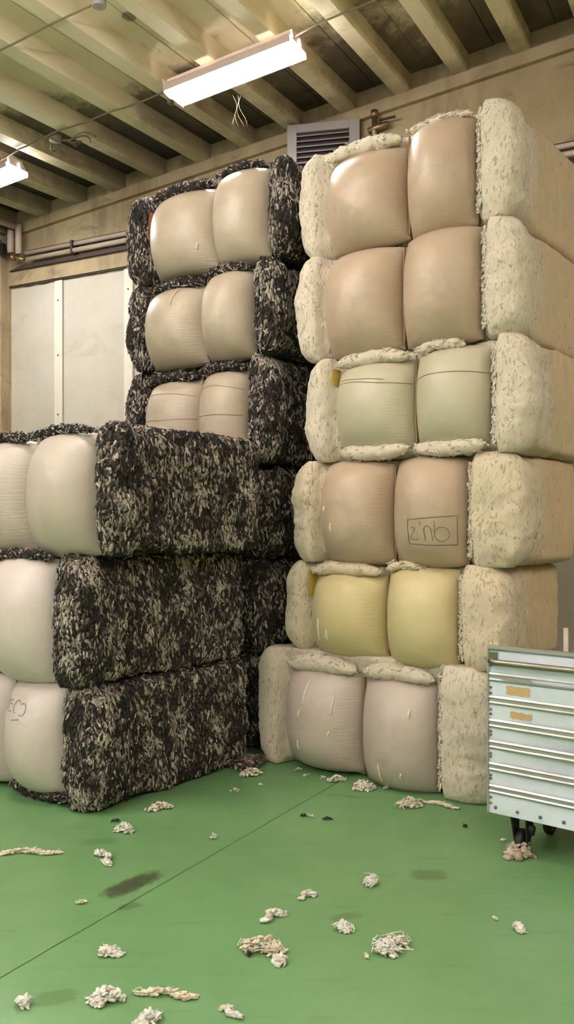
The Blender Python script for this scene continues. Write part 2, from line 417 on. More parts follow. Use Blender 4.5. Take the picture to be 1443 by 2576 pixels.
for i, u in enumerate((-5.80,)):
    mb = MB(); mb.box(u - .012, u + .012, V1 - .098, V1, ZP - .10, ZP + .03)
    tag(wall_frame(mb.build('pipe_bracket', M['dark_rail'])), 'small dark bracket clamping the wall pipes' + (' left of the dark bale stack' if i == 0 else ''), 'bracket', 'pipe brackets on the beam')
for u, z0, lab in ((-6.585, 4.30, 'left vertical pale pipe dropping from the ceiling beside the pilaster'), (-6.475, 4.27, 'right vertical pale pipe feeding the wall pipes')):
    pipe_run('drop_pipe', lab, [(u, V1 - .12, jz(u, V1) - .05), (u, V1 - .12, z0)], .034, M['pipe'])
mb = MB(); mb.tube([(-6.55, V1 - .11, 4.27), (-6.50, V1 - .10, 4.23), (-6.43, V1 - .09, 4.215)], .02, 10); mb.tube([(-6.55, V1 - .10, 4.24), (-6.55, V1 - .16, 4.24)], .03, 8)
tag(wall_frame(mb.build('pipe_valve', M['brass'], smooth=True)), 'small valve elbow under the vertical pipes', 'valve')
mb = MB(); mb.box(-6.70, -6.655, V1 - .17, V1 - .11, 4.28, 4.40)
tag(bevel(wall_frame(mb.build('junction_box', M['black'])), .006), 'small black box on the pilaster beside the vertical pipes', 'junction box')
mb = MB(); mb.tube([(-6.68, V1 - .14, 4.40), (-6.72, V1 - .16, 4.47), (-6.80, V1 - .2, 4.53), (-6.9, V1 - .3, jz(-6.9, 6.3))], .007, 6)
tag(wall_frame(mb.build('box_cable', M['black'], smooth=True)), 'thin black cable rising from the small black box', 'cable')
for k, (u, lab) in enumerate(((-6.50, 'nearer pale pipe hung under the ceiling at far left'), (-6.66, 'farther pale pipe hung under the ceiling at far left'))):
    pipe_run('ceiling_pipe', lab, [(u, 3.0, jz(u, 3.0) - .06), (u, V1 - .12, jz(u, V1) - .06)], .034, M['pipe'])

# cables stapled under the joists
def cable(name, label, pts, r=.007):
    m = MB(); fine = []
    for i in range(len(pts) - 1):
        (ua, va, da), (ub, vb, db) = pts[i], pts[i + 1]
        for s in range(10):
            t = s / 10; u_ = ua + (ub - ua) * t; v_ = va + (vb - va) * t
            fine.append((u_, v_ + .006 * mnoise.noise((u_ * 2, 0, 3)), jz(u_, v_) - (da + (db - da) * t) - .012 * math.sin(math.pi * ((u_ / PITCH) % 1))))
    m.tube(fine, r, 7); o = wall_frame(m.build(name, M['cable'], smooth=True)); tag(o, label, 'cable'); return o
cable('lamp_cable', 'grey cable linking the two lit ceiling lamps', [(-5.5, 5.30, .02), (-4.9, 5.24, .012), (-3.85, 5.29, .012), (-3.70, 5.29, .03)])
cable('lamp_cable', 'grey cable leading right from the big ceiling lamp to the frame top', [(-2.68, 5.20, .03), (-2.5, 5.20, .012), (3.0, 5.2, .012)])
cable('ceiling_cable', 'grey cable crossing the joists at top left corner', [(-7.0, 4.16, .012), (-3.45, 4.13, .012), (.5, 4.1, .012)])
mb = MB(); mb.tube([(-3.46, 4.13, jz(-3.46, 4.13) - .001), (-3.46, 4.13, jz(-3.46, 4.13) - .05)], .045, 14)
tag(bevel(wall_frame(mb.build('cable_box', M['vent'])), .006), 'round grey box on the cable at top left edge', 'junction box')
mb = MB(); u0, v0 = -4.90, 5.31
for a in range(3):
    th = [(u0 + .07 * math.cos(t * .5 + a) + .02 * t - .06 * a, v0 + .1 + .07 * math.sin(t * .5 + a), jz(u0, v0) - .03 - .02 * math.sin(t)) for t in range(14)]
    mb.tube(th, .006, 6)
mb.tube([(u0, v0, jz(u0, v0) - .002), (u0, v0, jz(u0, v0) - .05)], .05, 12)
tag(wall_frame(mb.build('cable_coil', M['cable'], smooth=True)), 'tangled loop of cable at a round box right of the left lamp', 'cable')
mb = MB(); mb.box(-3.80, -3.765, 5.32, 5.36, jz(-3.78, 5.29) - .09, jz(-3.78, 5.29) - .001)
tag(wall_frame(mb.build('cable_clip', M['cable'])), 'small dark switch hanging at the left end of the big lamp', 'switch')

# fluorescent lamps
FL, FW = 1.04, .25
def make_lamp(u, v, label, group, drop=0.0):
    root = empty('ceiling_lamp', uv(u, v, jz(u, v) - drop)); root.rotation_euler = (0, -math.atan(.0915), A_WALL)
    L = FL / 2; m = MB()
    hb = FW / 2 - .004 if not drop else .05
    m.hexa([(-L, -hb, -.075), (L, -hb, -.075), (L, hb, -.075), (-L, hb, -.075),
            (-L, -hb * .6, -.022), (L, -hb * .6, -.022), (L, hb * .6, -.022), (-L, hb * .6, -.022)])
    m.box(-L, L, -hb * .6, hb * .6, -.022, -.001)
    if drop: m.box(-.3, -.28, -.01, .01, -.001, drop); m.box(.28, .3, -.01, .01, -.001, drop)      # hanger rods
    else:
      for s in (-1, 1): m.box(-L, L, s * (FW / 2 + .004) - .004, s * (FW / 2 + .004) + .004, -.116, -.070)  # skirts added to keep side glow off the joists
    m.build('housing', M['fix_body'], root)
    if drop:                   # bare twin tubes beside a slim batten
        for s in (-1, 1):
            m = MB(); m.tube([(-L, s * .10, -.085), (L, s * .10, -.085)], .038, 12); m.build('tube', M['lamp'], root, True)
        tag(root, label, 'lamp', group); return root
    for s in (-1, 1):          # twin troughs with rounded lit covers
        m = MB(); n = 9; pr = []
        for k in range(n):
            a = math.pi * k / (n - 1)
            pr.append((s * .0625 + .060 * math.cos(a), -.0765 - .062 * math.sin(a) ** .6))
        x0 = -L + (.03 if s > 0 else .0); x1 = L - .004
        vv = [(x0, y, z) for y, z in pr] + [(x1, y, z) for y, z in pr]
        ff = [[k, k + 1, n + k + 1, n + k] for k in range(n - 1)] + [list(range(n))[::-1], list(range(n, 2 * n)), [0, n, 2 * n - 1, n - 1]]
        m.add(vv, ff); m.build('diffuser', M['lamp'], root)
    for s in (-1, 1):          # pointed lit ears of the end cap
        m = MB(); y = s * .062
        m.add([(L + .001, y - .05, -.075), (L + .001, y - .03, -.075), (L + .001, y - .045, -.028), (L + .012, y - .05, -.075), (L + .012, y - .03, -.075), (L + .012, y - .045, -.028)],
              [[0, 2, 1], [3, 4, 5], [0, 1, 4, 3], [1, 2, 5, 4], [2, 0, 3, 5]])
        m.build('end_cap', M['ear'], root)
    m = MB(); m.box(-L - .008, -L, -FW / 2, FW / 2, -.128, -.022); m.build('glow_screen', M['fix_body'], root)  # plate added to screen the joists from the lit end
    tag(root, label, 'lamp', group)
    return root
for i, (u, v) in enumerate(FIXTURES):
    make_lamp(u, v, ['large lit fluorescent lamp under the joists at upper centre', 'lit fluorescent lamp cut off by the left picture edge'][i] if i < 2 else 'unseen fluorescent lamp added out of frame to light the hall',
              'lit twin tube ceiling lamps' if i < 2 else 'unseen ceiling lamps added for light', 0.0 if i < 2 else .38)
mb = MB()
_u, _v = -3.30, 5.45
for k in range(5):
    pts = [(_u + .03 * math.sin(k + t * .7) + .02 * k, _v + .005 * t, jz(_u, _v) - .14 - .035 * t - .01 * k) for t in range(7)]
    mb.tube(pts, .0011, 4)
tag(wall_frame(mb.build('cobweb', M['cable'], smooth=True)), 'dusty dust-laden cobweb strands hanging beneath the big ceiling lamp', 'cobweb')

# louvred vent box, turned out of the wall
vroot = empty('air_vent', (.0, 7.179, 4.30), math.atan2(-.21, .9777))
VW, VH = .613, .555
mb = MB(); mb.box(0, VW, .03, .30, 0, VH); mb.build('housing', M['soot'], vroot)
for (a, b, c, d) in ((0, .082, 0, VH), (VW - .088, VW, 0, VH), (.082, VW - .088, VH - .07, VH), (.082, VW - .088, 0, .07)):
    mb = MB(); mb.box(a, b, 0, .035, c, d); bevel(mb.build('frame_bar', M['vent'], vroot), .003, 1)
for k in range(9):
    z = .095 + .045 * k; mb = MB()
    mb.hexa([(.08, .004, z - .006), (VW - .086, .004, z - .006), (VW - .086, .034, z + .016), (.08, .034, z + .016),
             (.08, .002, z + .004), (VW - .086, .002, z + .004), (VW - .086, .032, z + .026), (.08, .032, z + .026)])
    mb.build('slat', M['vent_slat'], vroot)
tag(vroot, 'grey louvred air vent high on the wall between the two tall stacks', 'vent')
vr = empty('wall_valve', (.715, 7.00, 4.70), A_WALL)
mb = MB(); mb.tube([(0, 0, -.05), (0, 0, .14)], .022, 10); mb.tube([(0, 0, .14), (0, .0, .19)], .03, 10); mb.build('stem', M['brass'], vr, True)
mb = MB(); mb.tube([(-.05, 0, .03), (.03, 0, .05), (.12, 0, .06)], [.028, .03, .022], 10); mb.build('valve_body', M['brass'], vr, True)
mb = MB(); mb.box(.05, .19, -.03, -.015, .085, .10); mb.box(.05, .065, -.03, -.0, .05, .10); mb.build('lever', M['dark_rail'], vr)
mb = MB(); mb.tube([(0, 0, .03), (0, .12, .03)], .016, 8); mb.build('wall_stub', M['brass'], vr, True)
tag(vr, 'small brass valve with lever beside the air vent', 'valve')
mb = MB(); pts = []
for k in range(28):
    a = 2 * math.pi * k / 28; pts.append((-1.78 + .17 * math.cos(a) * (1 + .08 * math.sin(3 * a)), V1 - .004, 4.78 + .13 * math.sin(a)))
mb.add(pts + [(p[0], V1 + .002, p[2]) for p in pts], [list(range(28))] + [[k, (k + 1) % 28, 28 + (k + 1) % 28, 28 + k] for k in range(28)])
o = mb.build('plaster_patch', M['beam'], wall_back)

# ---------------------------------------------------------------- wool bales
US = np.array([.795, -.607]); VS = np.array([.607, .795]); A_BALE = math.atan2(-.607, .795)
STACK = dict(R=np.array([.869, 4.743]), B=np.array([-.245, 5.487]), F=np.array([-.988, 4.418]))
def vnoise(P, s, off=0.0):
    nz = mnoise.noise
    return np.array([nz((p[0] * s + off, p[1] * s + off * .7, p[2] * s - off)) for p in P])
def smooth01(x): x = np.clip(x, 0, 1); return x * x * (3 - 2 * x)
def box_grid(w, d, h, cell):
    nx, ny, nz = max(4, int(w / cell)), max(4, int(d / cell)), max(4, int(h / cell))
    X, Y, Z = np.linspace(-w, 0, nx + 1), np.linspace(0, d, ny + 1), np.linspace(0, h, nz + 1)
    V, F = [], []; base = 0
    def face(A, B, f, flip):
        nonlocal base
        a, b = np.meshgrid(A, B, indexing='ij'); V.append(f(a.ravel(), b.ravel()))
        na, nb = len(A), len(B); i, j = np.meshgrid(np.arange(na - 1), np.arange(nb - 1), indexing='ij')
        o = base + i.ravel() * nb + j.ravel(); q = np.stack([o, o + nb, o + nb + 1, o + 1], 1)
        F.append(q[:, ::-1] if flip else q); base += na * nb
    c = lambda k: (lambda a: np.full_like(a, k))
    face(X, Z, lambda a, b: np.stack([a, a * 0, b], 1), False)
    face(X, Z, lambda a, b: np.stack([a, a * 0 + d, b], 1), True)
    face(Y, Z, lambda a, b: np.stack([a * 0, a, b], 1), False)
    face(Y, Z, lambda a, b: np.stack([a * 0 - w, a, b], 1), True)
    face(X, Y, lambda a, b: np.stack([a, b, a * 0 + h], 1), False)
    face(X, Y, lambda a, b: np.stack([a, b, a * 0], 1), True)
    V = np.concatenate(V); F = np.concatenate(F)
    key = np.round(V, 5); uq, idx, inv = np.unique(key, axis=0, return_index=True, return_inverse=True)
    return V[idx], inv.ravel()[F]
def spindles(P, D, N, L, Wd, C, curl, rng, flat=.6):
    """many small locks of wool: closed tapered lumps, 16 triangles each"""
    n = len(P); D = D / np.linalg.norm(D, axis=1, keepdims=True); S = np.cross(N, D); S /= np.linalg.norm(S, axis=1, keepdims=True) + 1e-9
    L = L[:, None]; Wd = Wd[:, None]; curl = curl[:, None]
    t1 = P - D * L * .5 + N * curl * .3; t2 = P + D * L * .5 + N * curl
    b = S * (rng.uniform(-.3, .3, (n, 1)) * L)
    e1 = rng.uniform(.14, .4, (n, 1)); e2 = rng.uniform(.16, .4, (n, 1))
    r1 = P - D * L * e1 + b * .4; r2 = P + D * L * e2 + b * .4 + N * curl * .35
    v = np.empty((n, 10, 3))
    v[:, 0] = t1; v[:, 9] = t2
    for k, (ds, dn) in enumerate(((1, 0), (0, 1), (-1, 0), (0, -1))):
        v[:, 1 + k] = r1 + (S * ds + N * dn * flat) * Wd; v[:, 5 + k] = r2 + (S * ds + N * dn * flat) * Wd * .9
    f = []
    for k in range(4):
        k2 = (k + 1) % 4
        f += [(0, 1 + k2, 1 + k), (1 + k, 1 + k2, 5 + k2), (1 + k, 5 + k2, 5 + k), (9, 5 + k, 5 + k2)]
    F = (np.arange(n)[:, None, None] * 10 + np.array(f)[None]).reshape(-1, 3)
    return v.reshape(-1, 3), F, np.repeat(C, 10, axis=0)
C3 = lambda *a: np.array(lin(*a)[:3])
WOOL = dict(cream=dict(base=C3(222, 208, 186), tones=[C3(226, 213, 192), C3(220, 205, 182), C3(231, 220, 201), C3(213, 197, 171)], p=[.4, .3, .2, .1], mat='cream_wool'),
            ivory=dict(base=C3(220, 203, 174), tones=[C3(224, 208, 180), C3(217, 200, 170), C3(229, 216, 191), C3(209, 190, 158)], p=[.4, .3, .2, .1], mat='cream_wool'),
            dark=dict(base=C3(44, 36, 31), tones=[C3(28, 22, 19), C3(78, 65, 56), C3(170, 153, 136), C3(232, 222, 208)], p=[.32, .2, .25, .23], mat='dark_wool'))
class Lobe:
    """one half of the wrapper between the edge wool and the middle strap, bulging like a pillow"""
    def __init__(s, xl, xr, zb, zt, B, seam_right, sag=.0):
        s.xm, s.hw, s.zm, s.hh, s.B, s.sr, s.sag = (xl + xr) / 2, (xr - xl) / 2, (zb + zt) / 2, (zt - zb) / 2, B, seam_right, sag
    def at(s, a, c):
        x = s.xm + s.hw * a * (1 - .085 * c * c * np.where((a > 0) == bool(s.sr), .22, 1.0)); z = s.zm + s.hh * c * (1 - .085 * a * a)
        k = (1 - abs(a) ** 2.2) ** np.where((a > 0) == bool(s.sr), .62, .54) * (1 - abs(c) ** 2.3) ** .5
        return np.stack(np.broadcast_arrays(x, .045 - (s.B + .045) * k + s.sag * 0, z), -1)
    def build(s, mat, parent, n=40):
        t = np.sin(np.linspace(-math.pi / 2, math.pi / 2, n)); t[0], t[-1] = -1, 1
        A, Cc = np.meshgrid(t, t, indexing='ij'); P = s.at(A, Cc).reshape(-1, 3)
        i, j = np.meshgrid(np.arange(n - 1), np.arange(n - 1), indexing='ij'); o = (i * n + j).ravel()
        F = np.stack([o, o + n, o + n + 1, o + 1], 1)
        uu = (A + 1) / 2 if s.sr else (1 - A) / 2
        uvs = np.stack([uu, (Cc + 1) / 2], -1).reshape(-1, 2)
        return mesh_obj('wrapper_half', P, F, mat, parent, True, uvs=uvs)
    def stroke(s, pts, width=.004, lift=.0025):
        """pen stroke following the cloth; pts in (-1..1) lobe coordinates"""
        fine = []
        for i in range(len(pts) - 1):
            m = max(2, int(math.dist(pts[i], pts[i + 1]) / .04))
            for k in range(m): t = k / m; fine.append((pts[i][0] + (pts[i + 1][0] - pts[i][0]) * t, pts[i][1] + (pts[i + 1][1] - pts[i][1]) * t))
        fine.append(pts[-1]); fine = np.array(fine)
        e = 1e-3; P = s.at(fine[:, 0], fine[:, 1]); da = s.at(fine[:, 0] + e, fine[:, 1]) - P; dc = s.at(fine[:, 0], fine[:, 1] + e) - P
        N = np.cross(da, dc); N /= np.linalg.norm(N, axis=1, keepdims=True); N *= np.where(N[:, 1:2] > 0, -1, 1)
        T = np.gradient(P, axis=0); T /= np.linalg.norm(T, axis=1, keepdims=True) + 1e-9; S = np.cross(N, T)
        a = P + N * lift + S * width / 2; b = P + N * lift - S * width / 2
        v = np.concatenate([a, b]); m = len(P); f = [[i, i + 1, m + i + 1, m + i] for i in range(m - 1)]
        return v, f
def strokes(lobe, lines, mat, name, parent, width=.004, lift=.0025):
    for l in lines:
        v, f = lobe.stroke(l, width, lift); mesh_obj(name, v, f, mat, parent)

def make_bale(stack, ur, ul, z0, z1, d, lobes, fabric, wool, label, seed, v_off=0.0, roll=0.0, yaw=0.0, dens=1.0, B=.195, r=.125, side_bulge=.045, group=None, front=True):
    W = WOOL[wool]; rng = np.random.default_rng(seed); w, h = ur - ul, z1 - z0
    p = STACK[stack] + US * ur + VS * v_off
    root = empty('wool_bale', (p[0], p[1], z0), A_BALE + yaw)
    lb = [Lobe(a - ur + (.001 if i else 0), b - ur - (0 if i else .001), zb - .022, h - mt + .018, B, i == 0) for i, (a, b, zb, mt) in enumerate(lobes)]
    P, F = box_grid(w, d, h, .021 if wool == 'dark' else .0135)
    lo = np.array([-w, 0, 0]); hi = np.array([0, d, h]); sy = smooth01((P[:, 1] - .12) / .38); rr = np.stack([np.full(len(P), r), np.full(len(P), r), r * (1 - sy) + .04 * sy], 1)
    q = np.clip(P, lo + rr, hi - rr); dv = (P - q) / rr; Ln = np.linalg.norm(dv, axis=1, keepdims=True); N = dv / np.maximum(Ln, 1e-6)
    P = q + N * rr
    tz = P[:, 2] / h * 2 - 1
    disp = side_bulge * (1 - tz ** 2) * (1 - .65 * sy) * np.clip(np.abs(N[:, 0]) * 1.2, 0, 1)
    inside = np.zeros(len(P))
    dist = np.full(len(P), 9.0)
    for L in lb:
        ex = np.abs(P[:, 0] - L.xm - (.03 if L.sr else -.03)) - L.hw - .03; ez = np.abs(P[:, 2] - L.zm) - L.hh
        dist = np.minimum(dist, np.maximum(ex, ez))
    fr = np.clip(-N[:, 1] * 1.3, 0, 1)
    if lb:
        disp += fr * np.where(dist > 0, .085 * smooth01((dist - .006) / .05) - .012, -.012 - .05 * smooth01(-dist / .03))
    lump = .020 * vnoise(P, 6.5, seed) + .014 * vnoise(P, 17, seed + 3) + .006 * vnoise(P, 42, seed + 5)
    if wool != 'dark':                       # billowy fleece
        Q = P * np.array([1, 1, .7])
        lump = .016 * vnoise(P, 6.0, seed) + .020 * (.45 - np.abs(vnoise(Q, 11, seed + 3))) + .012 * (.4 - np.abs(vnoise(Q, 24, seed + 5))) + .005 * vnoise(Q, 55, seed + 7)
    lump *= 1.25 if wool == 'dark' else (1 - .55 * sy * np.clip(N[:, 0], 0, 1))
    P = P + N * (disp + lump)[:, None]
    P[:, 2] = np.clip(P[:, 2], .001 if z0 < .01 else -.004, h + .006)
    n1 = vnoise(P, 9, seed + 9); n2 = vnoise(P * np.array([1, 1, .3]), 40, seed + 11)
    cc = W['base'][None] * (1 + (.9 if wool == 'dark' else .05) * n1 + (1.1 if wool == 'dark' else .07) * n2)[:, None]
    tawny = C3(232, 206, 164) / C3(240, 226, 200)          # tan tint on the outer side of the cream bales
    if stack == 'R': cc = cc * (1 + (tawny - 1) * (sy * np.clip(N[:, 0] * 1.4, 0, 1))[:, None])
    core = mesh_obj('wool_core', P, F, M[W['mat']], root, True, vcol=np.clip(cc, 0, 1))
    # locks of wool on what can be seen: right side, front rim, top edge, left edge
    tri = P[F]; cen = tri.mean(1); nn = np.cross(tri[:, 2] - tri[:, 0], tri[:, 3] - tri[:, 1]); area = np.linalg.norm(nn, axis=1) / 2; nn = nn / (2 * area[:, None] + 1e-12)
    fd = dist[F].max(1)
    wt = area * (np.clip(nn[:, 0], 0, 1) * (1.0 if wool == 'dark' else 1 - .8 * smooth01((cen[:, 1] - .15) / .3)) + np.clip(-nn[:, 1], 0, 1) * (fd > -.01) * 1.25 + np.clip(nn[:, 2], 0, 1) * (cen[:, 1] < .3) * .8 + np.clip(-nn[:, 0], 0, 1) * (cen[:, 1] < .35) * .9)
    wt[cen[:, 2] < .012] = 0
    n = int((8200 if wool == 'dark' else 1700) * dens)
    k = rng.choice(len(F), n, p=wt / wt.sum())
    ab = rng.uniform(0, 1, (n, 2)); q = tri[k]
    pt = (q[:, 0] * ((1 - ab[:, :1]) * (1 - ab[:, 1:])) + q[:, 1] * (ab[:, :1] * (1 - ab[:, 1:])) + q[:, 2] * (ab[:, :1] * ab[:, 1:]) + q[:, 3] * ((1 - ab[:, :1]) * ab[:, 1:]))
    N_ = nn[k]
    down = np.tile([0., 0., -1.], (n, 1)) + rng.normal(0, .32, (n, 3))
    edge = np.abs(N_[:, 2]) > .75; down[edge] = rng.normal(0, 1, (edge.sum(), 3))
    D = down - N_ * (down * N_).sum(1, keepdims=True)
    clump = vnoise(pt, 7.0, seed + 20) + .6 * vnoise(pt * np.array([1, 1, .45]), 19, seed + 21)
    idx = np.empty(n, int); rnk = np.clip(.5 + clump * .55 + rng.normal(0, .28, n), 0, .999)
    cum = np.concatenate([[0], np.cumsum(W['p'])[:-1] + np.array(W['p'])[1:] * .5]); tn = np.array(W['tones'])
    Ccol = np.stack([np.interp(rnk, cum, tn[:, j]) for j in range(3)], 1) * rng.uniform(.8, 1.15, (n, 1))
    if stack == 'R': Ccol = Ccol * (1 + (tawny - 1) * (smooth01((pt[:, 1] - .12) / .38) * np.clip(N_[:, 0] * 1.4, 0, 1))[:, None])
    if wool == 'dark':
        L = .015 + .06 * rng.beta(1.6, 2.6, n); Wd = .0032 + .0105 * rng.beta(1.5, 3.0, n); curl = rng.uniform(-.004, .011, n); off = .002
    else:
        L = rng.uniform(.012, .04, n); Wd = .002 + .005 * rng.beta(1.5, 2.6, n); curl = rng.uniform(-.003, .005, n); off = -.0002
    v, f, vc = spindles(pt + N_ * off, D, N_, L, Wd, Ccol, curl, rng, .55 if wool == 'dark' else .24)
    if stack == 'R' and lb:            # stray locks hanging over the right edge of the wrapper
        q = 230; e = lb[1]; xo = rng.uniform(-.004, .045, q); pp = np.stack([e.xm + e.hw + xo, -.004 - 1.35 * xo + rng.normal(0, .006, q), rng.uniform(.05, h - .05, q)], 1)
        Nn = np.tile([-.35, -.94, 0.], (q, 1)); Dd = rng.normal(0, .5, (q, 3)) + np.array([-.25, 0, -.8])
        Dd -= Nn * (Dd * Nn).sum(1, keepdims=True)
        tn = np.array(W['tones'])[rng.integers(0, 3, q)]
        v2, f2, c2 = spindles(pp, Dd, Nn, rng.uniform(.015, .045, q), rng.uniform(.004, .010, q), tn, rng.uniform(-.004, .008, q), rng, .5)
        f = np.concatenate([f, f2 + len(v)]); v = np.concatenate([v, v2]); vc = np.concatenate([vc, c2])
    if z0 < .01: v[:, 2] = np.maximum(v[:, 2], .001)
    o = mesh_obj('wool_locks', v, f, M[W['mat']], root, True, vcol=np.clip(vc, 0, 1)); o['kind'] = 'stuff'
    for i, L_ in enumerate(lb):
        fm = fabric[i] if isinstance(fabric, (tuple, list)) else fabric
        L_.build(M[fm], root)
    if len(lb) == 2:
        x = (lb[0].xm + lb[0].hw + lb[1].xm - lb[1].hw) / 2; m = MB()
        m.tube([(x + .002 * math.sin(t), .018 - .012 * math.sin(math.pi * t / 12), .03 + (h - .07) * t / 12) for t in range(13)], .006, 6)
        m.build('strap_cord', M['cord'], root, True)
    tag(root, label, 'wool bale', group)
    return root, lb
def wisps(root, lobe, spots, seed, c=(236, 226, 208)):
    """little threads of wool clinging to the wrapper"""
    rng = random.Random(seed)
    for (a, cc, ln) in spots:
        m = MB(); pts = []
        for t in range(7):
            aa = a + .012 * math.sin(t * 1.1 + rng.random()); c2 = cc - ln * t / 6
            p = lobe.at(np.array(aa), np.array(c2)); pts.append((p[0], p[1] - .004, p[2]))
        m.tube(pts, [.002, .006, .0055, .007, .006, .005, .002], 6)
        o = m.build('wool_wisp', M['tuft'], root, True)
        a_ = o.data.color_attributes.new('Col', 'FLOAT_COLOR', 'POINT'); a_.data.foreach_set('color', np.tile(list(lin(*c)), len(o.data.vertices)).astype(np.float32))

def wool_roll(bl, li, top, rad, wool, seed, dx=(.02, .02), y=-.035, dz=.0):
    """sausage of wool squeezed out along the upper or lower edge of a wrapper half"""
    root, lb = bl; L = lb[li]; W = WOOL[wool]; rng = np.random.default_rng(seed)
    x0, x1 = L.xm - L.hw + dx[0], L.xm + L.hw - dx[1]; z = (L.zm + L.hh if top else L.zm - L.hh) + dz
    n, m = 46, 14; t = np.linspace(0, 1, n); a = np.linspace(0, 2 * np.pi, m, endpoint=False)
    T, A = np.meshgrid(t, a, indexing='ij'); prof = np.clip(1 - np.abs(2 * T - 1) ** 3.5, .02, 1) ** .5
    N = np.stack([0 * T, -np.cos(A), np.sin(A)], -1).reshape(-1, 3)
    arch = (.02 if top else -.012) * (1 - (2 * T - 1) ** 2)
    C = np.stack([x0 + (x1 - x0) * T, y + 0 * T, z + arch - (.02 if top else -.012)], -1).reshape(-1, 3)
    P = C + N * (prof.reshape(-1, 1) * rad * np.array([1, 1.0, .85]))
    P += N * (prof.ravel() * (.010 * vnoise(P, 16, seed) + .008 * (.4 - np.abs(vnoise(P, 34, seed + 2)))))[:, None]
    i, j = np.meshgrid(np.arange(n - 1), np.arange(m), indexing='ij'); o = (i * m).ravel(); j = j.ravel(); k = (j + 1) % m
    F = np.stack([o + j, o + k, o + m + k, o + m + j], 1).tolist() + [list(range(m)), list(range((n - 1) * m, n * m))[::-1]]
    cc = W['base'][None] * (1 + (.7 if wool == 'dark' else .05) * vnoise(P, 30, seed + 4))[:, None]
    r_ = mesh_obj('wool_roll', P, F, M[W['mat']], root, True, vcol=np.clip(cc, 0, 1))
    q = 420 if wool == 'dark' else 150; pick = rng.integers(0, len(P), q); N_ = N[pick]
    D = np.tile([1., 0, 0], (q, 1)) + rng.normal(0, .8, (q, 3)); D -= N_ * (D * N_).sum(1, keepdims=True)
    tn = np.array(W['tones'])[rng.choice(4, q, p=np.array(W['p']) / sum(W['p']))]
    v, f, vc = spindles(P[pick] + rng.normal(0, .004, (q, 3)), D, N_, rng.uniform(.012, .04, q), rng.uniform(.0025, .007, q), tn, rng.uniform(-.002, .01, q), rng)
    o = mesh_obj('wool_locks', v, f, M[W['mat']], r_, True, vcol=np.clip(vc, 0, 1)); o['kind'] = 'stuff'
def wrapper_tab(bl, zc, ln, mat):
    """folded edge of the wrapper standing proud beside the left wool roll"""
    root, lb = bl; L = lb[0]; x = L.xm - L.hw + .004; m = MB(); pts = 8
    for k in range(pts):
        a, b = k / pts, (k + 1) / pts; ya, yb = -.045 - .012 * math.sin(math.pi * a), -.045 - .012 * math.sin(math.pi * b)
        za, zb = zc - ln / 2 + ln * a, zc - ln / 2 + ln * b
        m.hexa([(x - .008, ya, za), (x + .003, ya - .01, za), (x + .006, .02, za), (x - .006, .02, za), (x - .008, yb, zb), (x + .003, yb - .01, zb), (x + .006, .02, zb), (x - .006, .02, zb)])
    m.build('wrapper_fold', mat, root)

GR, GB, GF = 'bales of the tall cream wool stack', 'bales of the tall dark wool stack', 'bales of the low dark wool stack'
R = {}
R[1] = make_bale('R', .38, -.91, 3.13, 3.765, 1.2, [(-.775, -.225, .01, .085), (-.222, .205, .0, .03)], 'tan', 'cream', 'top bale of the tall cream wool stack, glossy tan wrapper', 11, dens=1.2, group=GR)
R[2] = make_bale('R', .41, -.94, 2.505, 3.13, 1.2, [(-.775, -.255, .0, .02), (-.25, .235, .0, .0)], 'tan', 'cream', 'tan wrapped cream bale second from the top of the cream stack', 12, dens=1.2, group=GR, yaw=.01)
R[3] = make_bale('R', .46, -.87, 1.885, 2.505, 1.2, [(-.71, -.18, .055, .06), (-.175, .29, .055, .035)], 'lemon', 'cream', 'pale lemon wrapped bale with white wool rolls, third from top of cream stack', 13, dens=1.25, group=GR, B=.17)
R[4] = make_bale('R', .42, -.97, 1.275, 1.885, .95, [(-.81, -.315, .0, .01), (-.31, .155, .0, .01)], 'tan', 'ivory', 'tan wrapped cream bale with a pencilled box on its right half', 14, dens=1.2, group=GR)
R[5] = make_bale('R', .32, -1.03, .72, 1.275, .95, [(-.885, -.365, .0, .065), (-.36, .10, -.02, .02)], 'yellow', 'ivory', 'yellow wrapped bale, second from the floor in the cream stack', 15, dens=1.2, group=GR, B=.18)
R[6] = make_bale('R', .27, -1.23, .0, .725, 1.1, [(-1.06, -.51, .03, .10), (-.505, -.01, .0, .10)], 'greyish', 'cream', 'bottom bale of the cream stack, greyish wrapper dusted with wool', 16, dens=1.3, group=GR, B=.19, v_off=-.03)
B = {}
B[1] = make_bale('B', .27, -1.05, 3.19, 3.82, 1.2, [(-.86, -.275, .01, .075), (-.27, .17, .0, .05)], 'pale_back', 'dark', 'top bale of the tall dark wool stack under the ceiling', 21, group=GB)
B[2] = make_bale('B', .19, -1.06, 2.585, 3.19, 1.2, [(-.905, -.37, .0, .08), (-.365, .05, .0, .05)], 'pale_back', 'dark', 'second bale from the top of the tall dark wool stack', 22, group=GB)
B[3] = make_bale('B', .12, -1.13, 1.90, 2.585, 1.2, [(-.97, -.46, .0, .09), (-.455, -.035, .0, .07)], 'pale_back', 'dark', 'third bale of the tall dark stack, creased wrapper, foot hidden by the low stack', 23, group=GB, v_off=.05, dens=1.15, B=.165)
B[4] = make_bale('B', .05, -1.15, 1.27, 1.90, 1.2, [], 'pale_back', 'dark', 'dark wool bale below the creased one, only its shaded side showing', 24, group=GB, v_off=.12, dens=.8)
B[5] = make_bale('B', .03, -1.15, .64, 1.27, 1.2, [], 'pale_back', 'dark', 'dark wool bale second from the floor in the shaded gap between stacks', 25, group=GB, v_off=.12, dens=.8)
